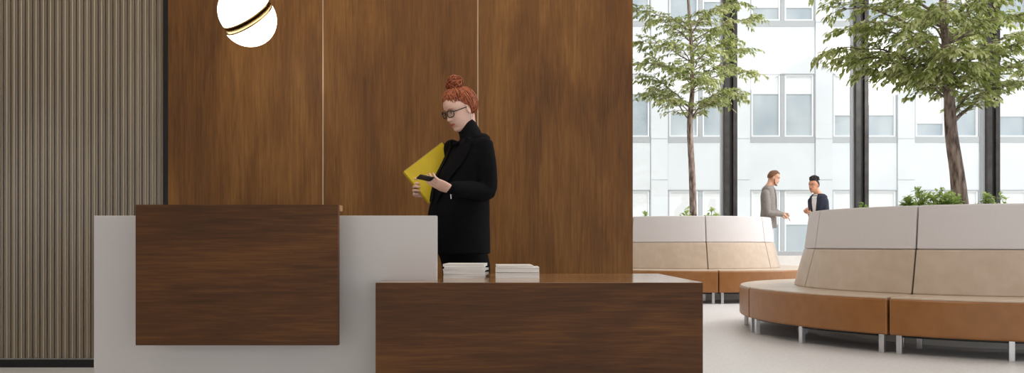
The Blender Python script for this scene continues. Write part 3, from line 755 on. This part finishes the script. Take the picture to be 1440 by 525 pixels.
# glasses
T = lambda x, y, z: HC+HR @ Vector((x, y, z))
m = MB()
for sg in (1, -1):
    pts = []
    for i in range(29):
        a = 2*PI*i/28; cx_, sx_ = math.cos(a), math.sin(a)
        y_ = .0245*math.copysign(abs(cx_)**.75, cx_); z_ = .0185*math.copysign(abs(sx_)**.8, sx_)
        pts.append(T(.0985-.010*((abs(.033+y_)/.05)**2), sg*(.033+y_), -.001+z_))
    m.tube(pts, .0028, 8)
    m.tube([T(.089, sg*.057, .008), T(.070, sg*.076, .007), T(.03, sg*.080, .006), T(-.008, sg*.080, .004)], .0027, 6)
m.tube([T(.0985, .0095, .004), T(.101, 0, .006), T(.0985, -.0095, .004)], .0020, 6, sub=3)
gl = m.build('glasses', M['frame_black'], wo, off=wb)
m = MB()
for sg in (1, -1):
    m.rings([[T(x_-.010*((.033/.05)**2)+.000, sg*(.033+.0235*math.cos(2*PI*i/24)), -.001+.0175*math.sin(2*PI*i/24)) for i in range(24)] for x_ in (.0985, .0992)])
m.build('lens', M['lens'], gl, off=(0,0,0)); 
for c_ in kids(gl): c_.data.transform(Matrix.Translation(-wb))
# hair: skull cap, swept strands and a bun
rng = random.Random(21)
hair = MB()
def skull(a, el, r=1.0):
    'a: azimuth from the forehead, el: elevation'
    c = Vector((-.012, 0, .020)); return c+Vector(((.094 if abs(a) < PI/2 else .100)*math.cos(el)*math.cos(a), .084*math.cos(el)*math.sin(a), .099*math.sin(el)))*r
def hairline(a):
    f_ = math.cos(a)
    return .34+.10*math.cos(a*4)*(1 if f_ > .7 else 0) if f_ > .5 else (.34-(.5-f_)*.95 if f_ > -.15 else -.72)
rg = []
for i in range(30):
    u = i/29; ring = []
    for j in range(48):
        a = -PI+2*PI*(j+.5)/48; el = hairline(a)+(1.5-hairline(a))*u
        ring.append(T(*skull(a, el, .985+.05*math.sin(min(1, u*1.3)*PI))))
    rg.append(ring)
inner = [[T(*skull(-PI+2*PI*(j+.5)/48, hairline(-PI+2*PI*(j+.5)/48), .93)) for j in range(48)]]
hair.rings(inner+rg)
bunc = Vector((-.022, 0, .146))
for q in range(420):
    a = rng.uniform(-PI, PI); fr_ = math.cos(a)
    el0 = hairline(a)+rng.uniform(-.05,.5)**1; r0 = rng.uniform(1.0,1.04); puff = rng.uniform(1.05,1.15)*(1.04 if fr_ > .4 else 1); sw_ = rng.uniform(-.22,.22)
    pts = []
    for k in range(6):
        t = k/5; el = el0+(1.40-el0)*t; aa = a+sw_*math.sin(t*PI)
        pts.append(skull(aa, el, r0+(puff-r0)*math.sin(t*PI)))
    pts.append(bunc+Vector((rng.uniform(-.02,.02), rng.uniform(-.02,.02), -.022)))
    hair.tube([T(*p) for p in pts], [.0012,.0026,.0032,.0032,.0030,.0026,.002], 5, sub=2)
for q in range(90):                                       # bun coils
    ax = Vector((rng.uniform(-1,1), rng.uniform(-1,1), rng.uniform(-.2,1.4))).normalized(); u = ax.orthogonal().normalized(); v_ = ax.cross(u)
    R_ = rng.uniform(.016,.043); c = bunc+Vector((rng.uniform(-.010,.010), rng.uniform(-.012,.012), rng.uniform(-.010,.012))); a0 = rng.uniform(0, 2*PI); n_ = rng.randint(6, 11)
    pts = [c+(u*math.cos(a0+t*.5)+v_*math.sin(a0+t*.5)*.85)*R_*rng.uniform(.95,1.06)+ax*rng.uniform(-.004,.004) for t in range(n_)]
    hair.tube([T(*p) for p in pts], .0036, 5, sub=2)
hair.ell(T(*bunc), (.030,.032,.026), 14, 10, HR)
for q in range(16):                                       # fine flyaways at the nape and crown
    a = rng.choice((-1,1))*rng.uniform(1.6,3.1); p0 = skull(a, rng.uniform(-.6,-.2), 1.0)
    hair.tube([T(*p0), T(*(p0+Vector((-.006,rng.uniform(-.008,.008),-.018)))), T(*(p0+Vector((.0,rng.uniform(-.012,.012),-.038))))], [.0012,.0009,.0005], 4, sub=2)
hair.build('hair', M['hair_red'], wo, smooth=True, off=wb)
m = MB(); e0 = T(-.004, .083, -.036); m.tube([e0, e0+Vector((0,0,-.03))], [.0022,.003], 8, True); m.build('earring', M['silver'], wo, off=wb)

# yellow folder held against her side
A_, B_, C_ = w_(619,202,.10), w_(568,241,-.02), w_(597,291,-.02)
ex = (A_-B_); ey = (C_-B_); ey = ey-ex*(ey.dot(ex)/ex.length_squared); wL, hL = ex.length*1.05, ey.length
ex.normalize(); ey.normalize(); en = ex.cross(ey)
if en.y > 0: en = -en                                      # towards the camera
FM = Matrix.Translation(B_) @ Matrix((ex, ey, -en)).transposed().to_4x4()
fo = thing('folder', 'yellow spiral folder of papers tucked under the woman\'s arm', 'folder', B_)
m = MB(); m.box(0, wL, 0, hL, 0, .0022, FM); m.box(0, wL, 0, hL, .024, .0262, FM); m.box(-.0015, .0008, 0, hL, 0, .0262, FM); m.build('cover', M['yellow'], fo, off=B_, bevel=.0006, bseg=1)
m = MB(); m.box(.003, wL-.004, .004, hL-.004, .0024, .0238, FM); m.build('pages', M['paper'], fo, off=B_)
m = MB()
for i in range(26):
    p = FM @ Vector((.012+i*(wL-.024)/25, 0, .013)); pts = [p+(ey*math.cos(a)*.006-en*math.sin(a)*.0145) for a in [2*PI*k/12 for k in range(13)]]
    m.tube(pts, .0013, 5)
m.build('spiral', M['silver'], fo, off=B_)
# phone
pc = w_(598,252,-.345); 
ph = thing('phone', 'black phone held in the woman\'s left hand', 'phone', pc)
px_ = (w_(607,254,-.345)-w_(588,250,-.38)).normalized(); pn = Vector((.1,.35,.9)); pn = (pn-px_*pn.dot(px_)).normalized(); py = pn.cross(px_)
PM = Matrix.Translation(pc+pn*.006) @ Matrix((px_, py, pn)).transposed().to_4x4()
m = MB(); m.box(-.041,.041,-.028,.028,-.004,.004, PM); m.build('case', M['phone'], ph, off=pc, bevel=.003)
m = MB(); m.box(-.037,.037,-.025,.025,.004,.0044, PM); m.build('screen', mat('phone_screen', srgb(70,80,86), .1), ph, off=pc)

# ---------------------------------------------------------------- the pair by the windows
def small_person(label, base, yaw, H, head_px, Y, skin, hairfn, jacket, shirt, trousers, arms, female, ks=1.0, kh=1.0, hem=.875, facepitch=.1, headyaw=None):
    t = thing('person', label, 'person', base)
    f = Vector((math.cos(yaw), math.sin(yaw), 0)); l = Vector((-f.y, f.x, 0)); Z = Vector((0,0,1)); k = H/1.75
    hc = head_px; hy = headyaw if headyaw is not None else yaw
    hr = frame_of((math.cos(hy)*math.cos(facepitch), math.sin(hy)*math.cos(facepitch), -math.sin(facepitch)))
    m = MB(); m.rings([[hc+hr @ p for p in r] for r in head_surf(36, 40, kh, female)]); ears(m, hr, hc, kh)
    neck = base+Z*1.44*k
    m.tube([hc+hr @ Vector((-.025,0,-.05))*kh, hc.lerp(neck,.6), neck], [.052*kh,.054*kh,.07*ks], 16, True, sub=3)
    sw = (.165 if female else .195)*ks
    C = lambda z, fo_=0: base+Z*z*k+f*fo_
    loft(m, [(C(1.46),.06,.10,yaw), (C(1.36),.085,sw*.85,yaw), (C(1.15),.09,sw*.75,yaw), (C(.98),.09,sw*.8,yaw), (C(.88),.09,sw*.85,yaw)])
    for sg in (1,-1):
        hip = base+l*.07*sg+Z*.84*k; an = base+l*.085*sg+Z*.09
        m.tube([hip, hip.lerp(an,.5), an], [.06,.05,.036], 12, True, sub=3); m.tube([an, an+f*.14-Z*.05], [.036,.028], 10, True)
    for (sh, el, wr, hd, pn_, sd_, cu) in arms:
        m.tube([sh, el, wr], [.045*ks,.038*ks,.026*ks], 12, True, sub=4); hand(m, wr, hd, pn_, sd_, ks, cu)
    m.build('body', skin, t, smooth=True, off=base, remesh=.006)
    face_bits(t, hr, hc, base, kh, True, M['hair_black'] if female else M['hair_brown'])
    hairfn(t, hr, hc, base, kh)
    m = MB(); rxf = (.115 if female else .130)*ks
    loft(m, [(C(1.475),.055*ks,.075*ks,yaw), (C(1.455),.080*ks,sw*.78,yaw), (C(1.41),.108*ks,sw*1.0,yaw), (C(1.28),rxf,sw*1.02,yaw), (C(1.08),rxf*.95,sw*.88,yaw), (C(.95),rxf*1.02,sw*.95,yaw), (C(hem),rxf*1.08,sw*1.0,yaw)], 4, 32)
    for (sh, el, wr, hd, pn_, sd_, cu) in arms:
        m.tube([sh, sh.lerp(el,.5), el, el.lerp(wr,.5), wr.lerp(el,.12)], [.064*ks,.062*ks,.057*ks,.050*ks,.042*ks], 14, True, sub=3)
    m.build('jacket', jacket, t, smooth=True, off=base, remesh=.009)
    m = MB()
    zz = [1.46, 1.40, 1.28, 1.10, .98]; ww = [.045,.060,.055,.035,.012]
    for i in range(1): 
        rg = []
        for z, w in zip(zz, ww):
            rx = np.interp(-z, [-1.475,-1.40,-1.28,-1.08,-.95], [.06*ks,.108*ks,rxf,rxf*.95,rxf*1.02])
            rg.append([C(z)+f*(rx+.007)+l*w, C(z)+f*(rx+.012), C(z)+f*(rx+.007)-l*w, C(z)+f*(rx-.02)-l*w, C(z)+f*(rx-.02)+l*w])
        m.rings(rg)
    m.build('shirt', shirt, t, smooth=False, off=base)
    for sg in (1,-1):
        rg = []
        for z, w0, w1 in ((1.47,.045,.070),(1.40,.055,.105),(1.30,.052,.110),(1.15,.035,.060),(1.04,.018,.026)):
            rx = np.interp(-z, [-1.475,-1.40,-1.28,-1.08,-.95], [.06*ks,.108*ks,rxf,rxf*.95,rxf*1.02]); fo2 = lambda w: rx*math.sqrt(max(0,1-(w/sw)**2))
            a = C(z)+f*(fo2(w0)+.012)+l*w0*sg; b2 = C(z)+f*(fo2(w1)+.010)+l*w1*sg
            rg.append([a, b2, b2+f*.006, a+f*.006])
        q = MB(); q.rings(rg); q.build('lapel', jacket, t, off=base)
    m = MB()
    loft(m, [(C(1.0),.10*ks,sw*.80,yaw), (C(.86),.115*ks,sw*.90,yaw), (C(.76),.11*ks,sw*.90,yaw)])
    for sg in (1,-1):
        hip = base+l*.075*ks*sg+Z*.80*k; an = base+l*.085*sg+Z*.07; m.tube([hip, hip.lerp(an,.5), an], [.100*ks,.085*ks,.072*ks], 16, sub=3)
    m.build('trousers', trousers, t, smooth=True, off=base, remesh=.009)
    for sg in (1,-1):
        m = MB(); a = base+l*.085*sg; m.tube([a+Z*.05-f*.04, a+Z*.048+f*.05, a+Z*.034+f*.17], [.046,.044,.030], 12, True, sub=3)
        m.box(-.08,.19,-.038,.038,.0,.02, Matrix.Translation(a) @ Matrix.Rotation(yaw, 4, 'Z')); m.build('shoe', M['shoe'], t, smooth=True, off=base)
    return t
YM = 15.3
def hair_short(t, hr, hc, base, k):
    rng = random.Random(4); h = MB(); rg = []
    for i in range(18):
        el = -PI/2+PI*(i+.5)/18; ring = []
        for j in range(32):
            a = 2*PI*j/32; fr_ = math.cos(a); lim = .62 if fr_ > .5 else (.62-(.5-fr_)*1.2 if fr_ > -.2 else -.45)
            c = Vector((-.006,0,.018)); e = max(el, lim); p = c+Vector((.098*math.cos(e)*math.cos(a), .081*math.cos(e)*math.sin(a), .102*math.sin(e)))*(1+.02*rng.uniform(-1,1)+(.06 if fr_ > .3 and e > .6 else 0))
            if el < lim-.3: p = Vector((-.02,0,.02))
            ring.append(hc+hr @ (p*k))
        rg.append(ring)
    h.rings(rg); h.build('hair', M['hair_brown'], t, smooth=True, off=base)
    b_ = MB()
    for s_ in (1,-1):
        b_.tube([hc+hr @ (Vector(p)*k) for p in ((.020,s_*.070,-.02),(.035,s_*.064,-.07),(.062,s_*.035,-.100),(.080,0,-.104))], [.007,.012,.013,.014], 8, True, sub=3)
    b_.tube([hc+hr @ (Vector(p)*k) for p in ((.080,.022,-.058),(.090,0,-.052),(.080,-.022,-.058))], .0035, 8, True, sub=3)
    b_.build('beard', M['hair_brown'], t, smooth=True, off=base)
def hair_bun(t, hr, hc, base, k):
    rng = random.Random(6); h = MB(); rg = []
    for i in range(18):
        el = -PI/2+PI*(i+.5)/18; ring = []
        for j in range(32):
            a = 2*PI*j/32; fr_ = math.cos(a); lim = .60 if fr_ > .5 else (.60-(.5-fr_)*1.0 if fr_ > -.2 else -.5)
            e = max(el, lim); p = Vector((-.006,0,.018))+Vector((.097*math.cos(e)*math.cos(a), .083*math.cos(e)*math.sin(a), .102*math.sin(e)))
            if el < lim-.3: p = Vector((-.02,0,.02))
            ring.append(hc+hr @ (p*k))
        rg.append(ring)
    h.rings(rg)
    for q in range(130):
        a = rng.uniform(0,2*PI); e = rng.uniform(-.6,1.5); r = rng.uniform(.050,.066); d = Vector((math.cos(e)*math.cos(a), math.cos(e)*math.sin(a), math.sin(e)))
        h.ell(hc+hr @ ((Vector((-.020,0,.112))+Vector((d.x*r*1.15, d.y*r*1.2, d.z*r*.75)))*k), (.016,.016,.016), 8, 6)
    h.ell(hc+hr @ (Vector((-.020,0,.108))*k), (.062,.066,.044), 14, 10, hr)
    h.build('hair', M['hair_black'], t, smooth=True, off=base)
def mp(x, y, dy=0): return at(x, y, YM+dy)
man_b = Vector((mp(1080.5,300).x, YM, PZ))
ym = math.atan2(-.30, .95)
small_person('bearded man in a grey blazer and pale trousers gesturing by the windows', man_b, ym, 1.90, mp(1088.0,250.2), YM, M['skin_tan'], hair_short, M['grey_cloth'], M['white_cloth'], M['pale_trouser'],
    [(mp(1076.5,272,-.17), mp(1080,299,-.22), mp(1102,302,-.22), Vector((.78,-.05,-.55)), Vector((-.3,.2,-.9)), 1, (.15,.25,.25)),
     (mp(1084,272,.17), mp(1086,296,.22), mp(1098,301,.16), Vector((.9,0,-.2)), Vector((0,-1,0)), 1, (.3,.4,.3))], False, 1.10, 1.17, .745, facepitch=.30)
wom_b = Vector((mp(1151,300).x, YM, PZ))
yw2 = math.atan2(-.55, -.83)
small_person('woman with a dark curly topknot and navy blazer facing the man', wom_b, yw2, 1.72, mp(1144.5,261), YM, M['skin_brown'], hair_bun, M['navy_cloth'], M['white_cloth'], M['navy_cloth'],
    [(mp(1160,283,-.10), mp(1162,306,-.14), mp(1141,300,-.24), Vector((-.85,-.1,.2)), Vector((0,.5,.9)), 1, (.4,.5,.4)),
     (mp(1141,283,.12), mp(1142,305,.14), mp(1139,300,-.08), Vector((-.6,-.4,.3)), Vector((0,-.3,.9)), -1, (.4,.5,.4))], True, 1.06, 1.12, .80, facepitch=.05)
